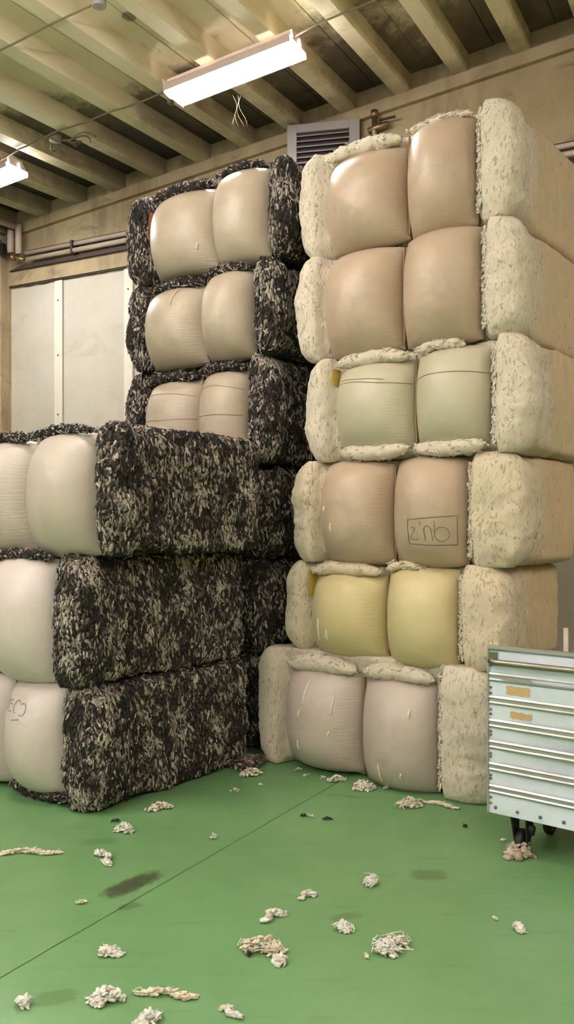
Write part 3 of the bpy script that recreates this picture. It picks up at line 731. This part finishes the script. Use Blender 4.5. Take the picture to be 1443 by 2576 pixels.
B[6] = make_bale('B', -.03, -1.15, .0, .64, 1.2, [], 'pale_back', 'dark', 'bottom dark wool bale deep in the gap beside the cream stack', 26, group=GB, v_off=.12, dens=.8)
Fb = {}
Fb[1] = make_bale('F', .17, -1.10, 1.34, 2.02, 1.18, [(-1.0, -.50, .0, .055), (-.495, .03, .0, .04)], 'pale', 'dark', 'top bale of the low dark stack at left, shaggy black and white side', 31, group=GF, dens=1.35)
Fb[2] = make_bale('F', -.03, -1.36, .655, 1.34, 1.29, [(-1.3, -.80, .0, .04), (-.795, -.235, .0, .02)], 'blush', 'dark', 'middle bale of the low dark stack, bulging furthest to the left', 32, group=GF, dens=1.35, v_off=-.05, B=.20)
Fb[3] = make_bale('F', .0, -1.30, .0, .655, 1.25, [(-1.22, -.70, .03, .02), (-.695, -.215, .045, .0)], 'blush', 'dark', 'bottom bale of the low dark stack, faint writing on its blush wrapper', 33, group=GF, dens=1.35, B=.185)

for bl, li, top, rad, wl, sd, kw in (
        (R[3], 0, True, .050, 'cream', 61, dict(dz=.012)), (R[3], 1, True, .036, 'cream', 62, dict(dx=(.02, .14), dz=.008)), (R[3], 0, False, .050, 'cream', 63, dict(dx=(.06, .01), y=-.055)), (R[3], 1, False, .050, 'cream', 64, dict(y=-.055)),
        (R[5], 0, True, .046, 'ivory', 65, dict(dz=.012)), (R[5], 1, True, .030, 'ivory', 66, dict(dx=(.02, .2), dz=.0)), (R[1], 0, True, .048, 'cream', 67, dict(dz=.02)), (R[1], 1, True, .020, 'cream', 68, dict(dz=-.010, y=-.03)),
        (R[6], 0, True, .060, 'cream', 69, dict(y=-.03, dz=.02)), (R[6], 1, True, .055, 'cream', 70, dict(y=-.03, dz=.02)),
        (B[1], 0, True, .040, 'dark', 71, dict(dz=.012)), (B[1], 1, True, .026, 'dark', 72, dict(dz=.008)), (B[2], 0, True, .040, 'dark', 73, dict(dz=.012)), (B[2], 1, True, .030, 'dark', 74, dict(dz=.01)),
        (B[3], 0, True, .040, 'dark', 75, dict(dz=.014)), (B[3], 1, True, .036, 'dark', 76, dict(dz=.012)), (Fb[1], 0, True, .030, 'dark', 77, dict(dz=.01)), (Fb[1], 1, True, .024, 'dark', 78, dict(dz=.008)),
        (Fb[2], 1, True, .024, 'dark', 79, dict(dz=.006)), (Fb[3], 1, False, .034, 'dark', 80, dict(y=-.02, dz=.014, dx=(.0, .0)))):
    wool_roll(bl, li, top, rad, wl, sd, **kw)
wrapper_tab(R[3], .50, .10, M['fold_yellow']); wrapper_tab(R[5], .42, .16, M['fold_yellow']); wrapper_tab(B[1], .38, .22, M['fold_orange'])
# writing and creases on the wrappers
def circ(x, y, rx, ry, a0=0, a1=2 * math.pi, n=18): return [(x + rx * math.cos(a0 + (a1 - a0) * k / n), y + ry * math.sin(a0 + (a1 - a0) * k / n)) for k in range(n + 1)]
L4 = R[4][1][1]
strokes(L4, [[(a + .13, c) for a, c in l] for l in [[(-.32, -.14), (.72, -.08), (.72, -.60), (-.34, -.55), (-.32, -.14)],
             [(-.24, -.27), (-.12, -.28), (-.29, -.47), (-.08, -.48)], [(.0, -.17), (.01, -.24)],
             [(.10, -.50), (.09, -.29)], circ(.17, -.35, .085, .10, math.pi, 0, 10) + [(.27, -.50)],
             [(.33, -.16), (.32, -.44)], circ(.46, -.40, .14, .125)]], M['ink'], 'pencil_stroke', R[4][0], .0042)
L3 = Fb[3][1][1]
strokes(L3, [[(a * 1.25 + .42, c * 1.1) for a, c in l] for l in [[(-.72, .62), (-.66, .40)], [(-.72, .55), (-.50, .58)], [(-.62, .60), (-.60, .42), (-.46, .42)], [(-.58, .52), (-.47, .52)],
             circ(-.34, .50, .08, .09, .6, 4.9, 10), circ(-.18, .47, .08, .09, 2.4, -2.2, 10), [(-.40, .30), (-.2, .33)],
             [(-.86, .02), (-.80, .22), (-.78, -.02)], [(-.86, -.10), (-.78, .05), (-.74, -.06)], [(-.84, -.14), (-.82, -.26)]]], M['blue_ink'], 'pen_stroke', Fb[3][0], .004)
for bl, li, lines in ((R[3], 0, [[(-.93, .52), (-.3, .50), (.4, .42), (.95, .43)], [(-.75, .60), (-.1, .54), (.5, .50)]]), (R[3], 1, [[(-.96, .36), (-.4, .40), (.3, .40), (.95, .40)]]),
                      (B[3], 0, [[(-.9, .66), (-.2, .64), (.9, .60)], [(-.92, .08), (0, .04), (.93, .06)]]), (B[3], 1, [[(-.9, .58), (0, .62), (.92, .56)], [(-.94, .0), (.2, .02), (.9, .0)]])):
    strokes(bl[1][li], lines, M['crease'], 'crease_line', bl[0], .0035, .0015)
wisps(R[6][0], R[6][1][0], [(-.28, -.35, .2), (-.1, .82, .5), (.55, .55, .35), (-.2, .25, .15), (.5, -.1, .1)], 1)
wisps(R[6][0], R[6][1][1], [(-.2, -.45, .35), (.35, -.55, .12), (.55, .55, .15)], 2)
wisps(R[5][0], R[5][1][0], [(-.45, -.05, .4), (-.2, -.3, .25), (-.5, -.4, .2)], 3)
wisps(R[4][0], R[4][1][0], [(-.3, -.2, .16), (-.55, .12, .1)], 4)
wisps(B[1][0], B[1][1][0], [(.72, -.42, .14)], 5)
wisps(B[2][0], B[2][1][0], [(.35, .9, .5)], 6, (214, 190, 160))

# ---------------------------------------------------------------- aluminium trolley
UT = np.array([.780, -.6255]); VT = np.array([.6255, .780]); A_T = math.atan2(-.6255, .780)
tr = empty('metal_trolley', (.919, 3.90, 0), A_T)
TL, TD, ZB, ZT = 1.30, .50, .19, .949
def prism_x(prof, x0, x1):          # (y, z) outline swept along x
    n = len(prof); m = MB()
    m.add([(x0, y, z) for y, z in prof] + [(x1, y, z) for y, z in prof],
          [[k, (k + 1) % n, n + (k + 1) % n, n + k] for k in range(n)] + [list(range(n))[::-1], list(range(n, 2 * n))])
    return m
m = MB(); NX, NZ = 40, 26             # dented front sheet
vv = []; ff = []
for i in range(NX + 1):
    for j in range(NZ + 1):
        x = TL * i / NX; z = ZB + (ZT - ZB) * j / NZ
        e = min(1, i / 3, (NX - i) / 3) * min(1, j / 2, (NZ - j) / 2)
        dent = .010 * mnoise.noise((x * 3.2, z * 4.2, 2.0)) + .022 * math.exp(-((x - .34) / .22) ** 2 - ((z - .44) / .14) ** 2)
        vv.append((x, e * dent, z))
for i in range(NX):
    for j in range(NZ):
        o = i * (NZ + 1) + j; ff.append([o, o + NZ + 1, o + NZ + 2, o + 1])
n0 = len(vv); vv += [(x, y + .012, z) for x, y, z in vv]; ff += [[q + n0 for q in f][::-1] for f in ff]
m.add(vv, ff); m.build('front_panel', M['alu'], tr, True)
ZR = .86                              # rear wall is a little lower
m = MB(); m.box(0, TL, TD - .012, TD, ZB, ZR); m.build('back_panel', M['alu'], tr)
for x in (0, TL - .012):
    m = MB(); m.hexa([(x, .012, ZB), (x + .012, .012, ZB), (x + .012, TD - .012, ZB), (x, TD - .012, ZB), (x, .012, ZT), (x + .012, .012, ZT), (x + .012, TD - .012, ZR), (x, TD - .012, ZR)])
    m.build('side_panel', M['alu'], tr)
m = MB(); m.box(.012, TL - .012, .012, TD - .012, ZB, ZB + .012); m.build('base_plate', M['alu'], tr)
prism_x([(-.010, ZT), (-.010, ZT - .012), (-.004, ZT - .020), (.018, ZT - .020), (.018, ZT + .003), (-.004, ZT + .003)], -.002, TL + .002).build('top_rim', M['alu_rib'], tr)
for z in (.809, .704, .598, .502, .401, .301):
    o = prism_x([(.001, z - .022), (-.006, z - .020), (-.010, z - .012), (-.004, z - .006), (-.004, z + .006), (-.010, z + .012), (-.006, z + .020), (.001, z + .022)], .006, TL - .006).build('rib', M['alu_rib'], tr)
m = MB(); m.box(-.004, .004, -.008, .05, ZB, ZT - .02); m.build('corner_strip', M['alu_rib'], tr)
m = MB(); m.box(.0, .045, -.006, .001, .86, .925); bevel(m.build('corner_bracket', M['rail_metal'], tr), .003)
m = MB(); m.tube([(.012, .004, .885), (.02, -.022, .883), (.035, -.034, .882), (.06, -.036, .881), (TL - .06, -.036, .881), (TL - .035, -.034, .882), (TL - .012, .0, .885)], .0145, 12); m.build('bumper_tube', M['rail_metal'], tr, True)
m0 = None
for k in range(12):
    m = MB(); x = .035 + k * .105
    m.tube([(x, .003, ZB + .028), (x, -.005, ZB + .028), (x, -.008, ZB + .028)], [.0075, .0075, .004], 10); m.build('rivet', M['rivet'], tr, True)
for z in (.86, .76, .735, .66, .64, .56, .545, .46, .445, .36, .345, .26, .235):
    m = MB(); m.tube([(.012, .002, z), (.012, -.004, z), (.012, -.006, z)], [.006, .006, .003], 8); m.build('rivet', M['rivet'], tr, True)
def label_patch(x0, x1, z0, z1, seed):
    r_ = random.Random(seed); n = 26; pts = []
    for k in range(n):
        t = 4 * k / n; e = t % 1; s = int(t)
        x, z = [(x0 + (x1 - x0) * e, z0), (x1, z0 + (z1 - z0) * e), (x1 - (x1 - x0) * e, z1), (x0, z1 - (z1 - z0) * e)][s]
        pts.append((x + r_.uniform(-.003, .003), z + r_.uniform(-.003, .003)))
    m = MB(); m.add([(x, -.012 + .0, z) for x, z in pts] + [(x, -.0105, z) for x, z in pts], [list(range(n)), list(range(n, 2 * n))[::-1]] + [[k, (k + 1) % n, n + (k + 1) % n, n + k] for k in range(n)])
    return m
def on_front(m, name, mat):
    o = m.build(name, mat, tr)
    for v in o.data.vertices:          # lay the paper on the dented sheet
        x, z = v.co.x, v.co.z
        dent = .010 * mnoise.noise((x * 3.2, z * 4.2, 2.0)) + .022 * math.exp(-((x - .34) / .22) ** 2 - ((z - .44) / .14) ** 2)
        v.co.y += .0095 + dent
    return o
on_front(label_patch(.088, .20, .738, .778, 1), 'torn_label', M['label_tan'])
on_front(label_patch(.105, .205, .632, .662, 2), 'torn_label', M['label_tan'])
m = MB()
for a, b in (((.285, .69), (.35, .60)), ((.30, .68), (.33, .655)), ((.34, .33), (.41, .20)), ((.345, .32), (.38, .25)), ((.36, .645), (.39, .64)), ((.37, .685), (.40, .68))):
    m.tube([(a[0], -.0015, a[1]), (b[0], -.0015, b[1])], .0018, 4)
on_front(m, 'scratch_marks', M['rivet'])
m = MB(); m.box(.168 - .012, .168 + .012, TD, TD + .012, .70, .994); bevel(m.build('handle_post', M['batten'], tr), .003)
m = MB(); m.box(.02, .06, TD - .014, TD + .002, ZR, ZR + .012); m.build('rear_catch', M['black'], tr)
def caster(x, y, fuzz):
    c = empty('caster', (x, y, 0)); c.parent = tr
    m = MB(); m.box(-.045, .045, -.045, .045, ZB - .012, ZB); m.build('mount_plate', M['black'], c)
    m = MB()
    for s in (-1, 1):
        m.hexa([(s * .026 - .004, -.022, .045), (s * .026 + .004, -.022, .045), (s * .026 + .004, .022, .045), (s * .026 - .004, .022, .045),
                (s * .036 - .005, -.042, ZB - .012), (s * .036 + .005, -.042, ZB - .012), (s * .036 + .005, .042, ZB - .012), (s * .036 - .005, .042, ZB - .012)])
    bevel(m.build('fork', M['black'], c), .002, 1)
    m = MB(); prof = [(-.018, .02), (-.018, .05), (-.012, .058), (.012, .058), (.018, .05), (.018, .02)]; n = 24; vv = []; ff = []
    for k in range(n):
        a = 2 * math.pi * k / n
        vv += [(px, r_ * math.cos(a), .0585 + r_ * math.sin(a)) for px, r_ in prof]
    for k in range(n):
        for j in range(6): ff.append([k * 6 + j, k * 6 + (j + 1) % 6, ((k + 1) % n) * 6 + (j + 1) % 6, ((k + 1) % n) * 6 + j])
    m.add(vv, ff); m.build('wheel', M['black'], c, True)
    m = MB(); m.tube([(-.04, 0, .0585), (.04, 0, .0585)], .008, 10); m.build('axle', M['rail_metal'], c, True)
    m = MB(); m.tube([(.045, -.02, .155), (.06, -.035, .14), (.062, -.03, .11)], [.012, .02, .008], 8); m.build('brake_lever', M['black'], c, True)
    return c
cs = [caster(.125, .085, True), caster(TL - .1, .085, False), caster(.125, TD - .085, False), caster(TL - .1, TD - .085, False)]
tag(tr, 'ribbed aluminium trolley on black casters at the right picture edge', 'trolley')

# ---------------------------------------------------------------- loose wool on the floor
def wool_cluster(name, L, W, Hh, seed, tones, n, strand=0, curly=0, sz=1.0):
    rng = np.random.default_rng(seed); Vs, Fs, Cs = [], [], []; base = 0
    def push(v, f, c):
        nonlocal base
        Vs.append(v); Fs.append(np.asarray(f) + base); Cs.append(c); base += len(v)
    tones = np.array(tones)
    cen = rng.uniform(-.32, .32, (4, 2)) * [L, W]
    pick = rng.integers(0, 4, n)
    P2 = cen[pick] + rng.normal(0, .12, (n, 2)) * [L, W]
    if strand:
        t = rng.uniform(-.5, .5, n); P2 = np.stack([t * L, W * (.25 * np.sin(t * 9 + seed) + rng.normal(0, .08, n)) * (1.2 - abs(t))], 1)
    rr = np.clip(1 - (P2[:, 0] / (L * .55)) ** 2 - (P2[:, 1] / (W * .55)) ** 2, .08, 1)
    Z = rng.uniform(.05, 1, n) * Hh * rr * .8 + .004
    D = rng.normal(0, 1, (n, 3)); D[:, 2] *= .35
    if strand: D = np.stack([np.ones(n), rng.normal(0, .35, n), rng.normal(0, .1, n)], 1)
    D /= np.linalg.norm(D, axis=1, keepdims=True)
    N = np.tile([0., 0., 1.], (n, 1)) + rng.normal(0, .3, (n, 3)); N -= D * (N * D).sum(1, keepdims=True); N /= np.linalg.norm(N, axis=1, keepdims=True)
    c = tones[rng.integers(0, len(tones), n)] * rng.uniform(.85, 1.08, (n, 1))
    v, f, vc = spindles(np.column_stack([P2, Z]), D, N, rng.uniform(.014, .034, n) * sz, (.0025 + .009 * rng.beta(1.6, 2.2, n)) * sz, c, rng.uniform(-.004, .008, n) * sz, rng, .75)
    push(v, f, vc)
    for k in range(curly):            # springy single fibres
        m = MB(); a0 = rng.uniform(0, 6.28); c0 = P2[rng.integers(0, n)]; rad = rng.uniform(.15, .35) * W; pts = []
        for t in range(10):
            a = a0 + t * rng.uniform(.35, .6); pts.append((c0[0] + rad * math.cos(a) * (1 + .1 * t), c0[1] + rad * math.sin(a), .004 + Hh * .5 * abs(math.sin(t * .5 + a0))))
        m.tube(pts, .0022 * sz, 4, caps=False)
        tr_ = [q for f4 in m.f for q in ([f4[0], f4[1], f4[2]], [f4[0], f4[2], f4[3]])]
        push(np.array(m.v), tr_, np.tile(tones[0], (len(m.v), 1)))
    V = np.concatenate(Vs); V[:, 2] = np.maximum(V[:, 2], .0015)
    return mesh_obj(name, V, np.concatenate(Fs), M['tuft'], None, True, vcol=np.clip(np.concatenate(Cs), 0, 1))
WH = [C3(246, 240, 230), C3(238, 228, 212), C3(250, 247, 240)]; CR = [C3(240, 227, 204), C3(230, 214, 186), C3(246, 236, 216)]
BR = [C3(150, 128, 106), C3(96, 78, 64), C3(188, 168, 142), C3(60, 48, 40)]; BK = [C3(24, 22, 18), C3(38, 34, 28)]
G = 'loose wool scattered on the green floor'
# x, y, length, depth, tones, style, angle, label
TUFTS = [
 (-.683, 4.50, .155, .07, CR, 'c', .3, 'beige wool clump against the foot of the low dark stack'),
 (-.796, 4.16, .09, .09, WH, 'c', .6, 'white wool tuft just in front of the low dark stack corner'),
 (-.818, 3.83, .17, .06, WH, 's', -1.0, 'bent white wool tuft below the low dark stack'),
 (-1.17, 3.89, .29, .045, CR, 's', .0, 'long cream wool strand reaching in from the left edge'),
 (-.354, 4.08, .04, .045, WH, 't', 0, 'tiny white wool ball alone in the middle of the floor'),
 (-.811, 3.38, .05, .02, CR, 't', 0, 'tiny pinkish wool shred left of the dark rectangular stain'),
 (-.62, 2.985, .075, .06, WH, 'c', .2, 'small white wool tuft between floor joint and bottom left clumps'),
 (-.82, 2.664, .052, .045, WH, 'c', .5, 'small round wool tuft near the bottom left corner'),
 (-.565, 2.69, .11, .08, WH, 'c', -.2, 'plump white wool clump low at left beside the long frayed strand'),
 (-.381, 2.716, .19, .04, CR, 's', -.15, 'frayed knotted wool strand near the bottom edge'),
 (-.415, 2.56, .09, .07, WH, 'c', 1.1, 'white wool clump cut by the bottom picture edge'),
 (-.172, 2.616, .075, .03, WH, 's', -.8, 'thin white wool wisp low at bottom centre'),
 (-.086, 3.013, .16, .09, CR, 'k', .1, 'large tangled cream wool clump left of centre foreground'),
 (-.022, 2.926, .048, .045, WH, 'c', .7, 'small white tuft just below the tangled cream clump'),
 (-.058, 3.253, .12, .05, WH, 's', .7, 'curved white wool roll above the tangled cream clump'),
 (.082, 3.44, .075, .045, WH, 's', .5, 'hooked white wool tuft in the middle foreground'),
 (.359, 3.564, .065, .075, WH, 'k', 1.2, 'looped white wool tuft left of the oval grey stain'),
 (.204, 3.166, .07, .06, WH, 'k', -.5, 'ragged white tuft between the two big foreground clumps'),
 (.354, 3.006, .15, .10, WH, 'k', .1, 'largest fluffy white wool clump right of centre foreground'),
 (.273, 2.961, .022, .018, WH, 't', 0, 'tiny wool crumb beside the largest fluffy clump'),
 (.856, 3.161, .048, .04, WH, 'c', -.6, 'small white wool tuft alone at lower right'),
 (.788, 3.241, .024, .014, WH, 't', 0, 'tiny pale shred at lower right, left of the lone tuft'),
 (.637, 4.555, .15, .10, CR, 'k', .3, 'cream wool clump in front of the right half of the bottom cream bale'),
 (.435, 4.86, .12, .10, CR, 'c', .1, 'cream wool heap at the seam of the bottom cream bale'),
 (.286, 4.985, .10, .07, CR, 'c', .2, 'cream wool tuft on the floor joint by the cream stack'),
 (.212, 5.039, .04, .03, CR, 't', 0, 'small cream shred left of the tuft on the floor joint'),
 (.120, 5.095, .045, .03, CR, 't', 0, 'small cream shred in front of the bottom cream bale left half'),
 (.074, 5.20, .05, .045, CR, 't', 0, 'cream shred at the left foot of the cream stack'),
 (.565, 4.84, .045, .04, CR, 't', 0, 'small cream tuft touching the bottom cream bale right half'),
 (.115, 4.382, .05, .02, CR, 't', 0, 'pale shred beside a dark speck right of the floor joint'),
 (-.287, 4.803, .06, .04, CR, 't', 0, 'small pale tuft out from the far foot of the low dark stack'),
 (1.024, 4.049, .028, .012, WH, 't', 0, 'tiny pale shred left of the trolley caster'),
 (-.215, 5.09, .15, .09, CR, 'c', .5, 'beige wool heap in the gap between the stacks'),
 (-.152, 4.909, .025, .02, WH, 't', 0, 'tiny pale crumb in front of the gap between the stacks'),
 (.82, 4.56, .20, .03, CR, 's', -.6, 'cream wool fringe along the foot of the bottom cream bale'),
]
for i, (x, y, L, W, tones, st, ang, lab) in enumerate(TUFTS):
    area = L * W
    n = {'c': int(60 + area * 9000), 'k': int(50 + area * 7000), 's': int(40 + L * 420), 't': 16}[st]
    o = wool_cluster('wool_tuft', L, W, min(.055, .55 * W + .006), 100 + i, tones, n, st == 's', {'c': 2, 'k': 9, 's': 2, 't': 0}[st], .6 if st == 't' else 1.0)
    o.location = (x, y, 0); o.rotation_euler = (0, 0, ang); tag(o, lab, 'wool tuft', G)
for i, (x, y, L, W, lab) in enumerate([(-.862, 4.314, .055, .035, 'black wool bit beside the low dark stack corner'), (.205, 4.341, .05, .035, 'black wool bit in the middle floor right of the joint'),
                                       (.88, 4.238, .03, .03, 'black wool speck between cream stack and trolley'), (.085, 4.391, .03, .02, 'dark speck beside a pale shred right of the joint'),
                                       (-.13, 2.97, .016, .014, 'black speck at the tangled cream clump')]):
    o = wool_cluster('dark_tuft', L, W, .015, 200 + i, BK, 22, False, 0, .6); o.location = (x, y, 0); tag(o, lab, 'wool tuft', 'dark wool bits on the green floor')
o = wool_cluster('wool_debris', .42, .17, .075, 300, BR, 460, False, 6, 1.25); o.location = (-.235, 5.30, 0); o.rotation_euler = (0, 0, .92)
tag(o, 'brown wool litter piled along the foot of the dark stacks', 'wool debris', kind='stuff')
o = wool_cluster('wool_fluff', .10, .10, .085, 301, [C3(206, 184, 166), C3(188, 164, 148), C3(226, 210, 190)], 130, False, 2, 1.9)
o.parent = cs[0]; o.location = (.0, -.035, 0); o['label'] = 'pinkish wool wound round the wheel'
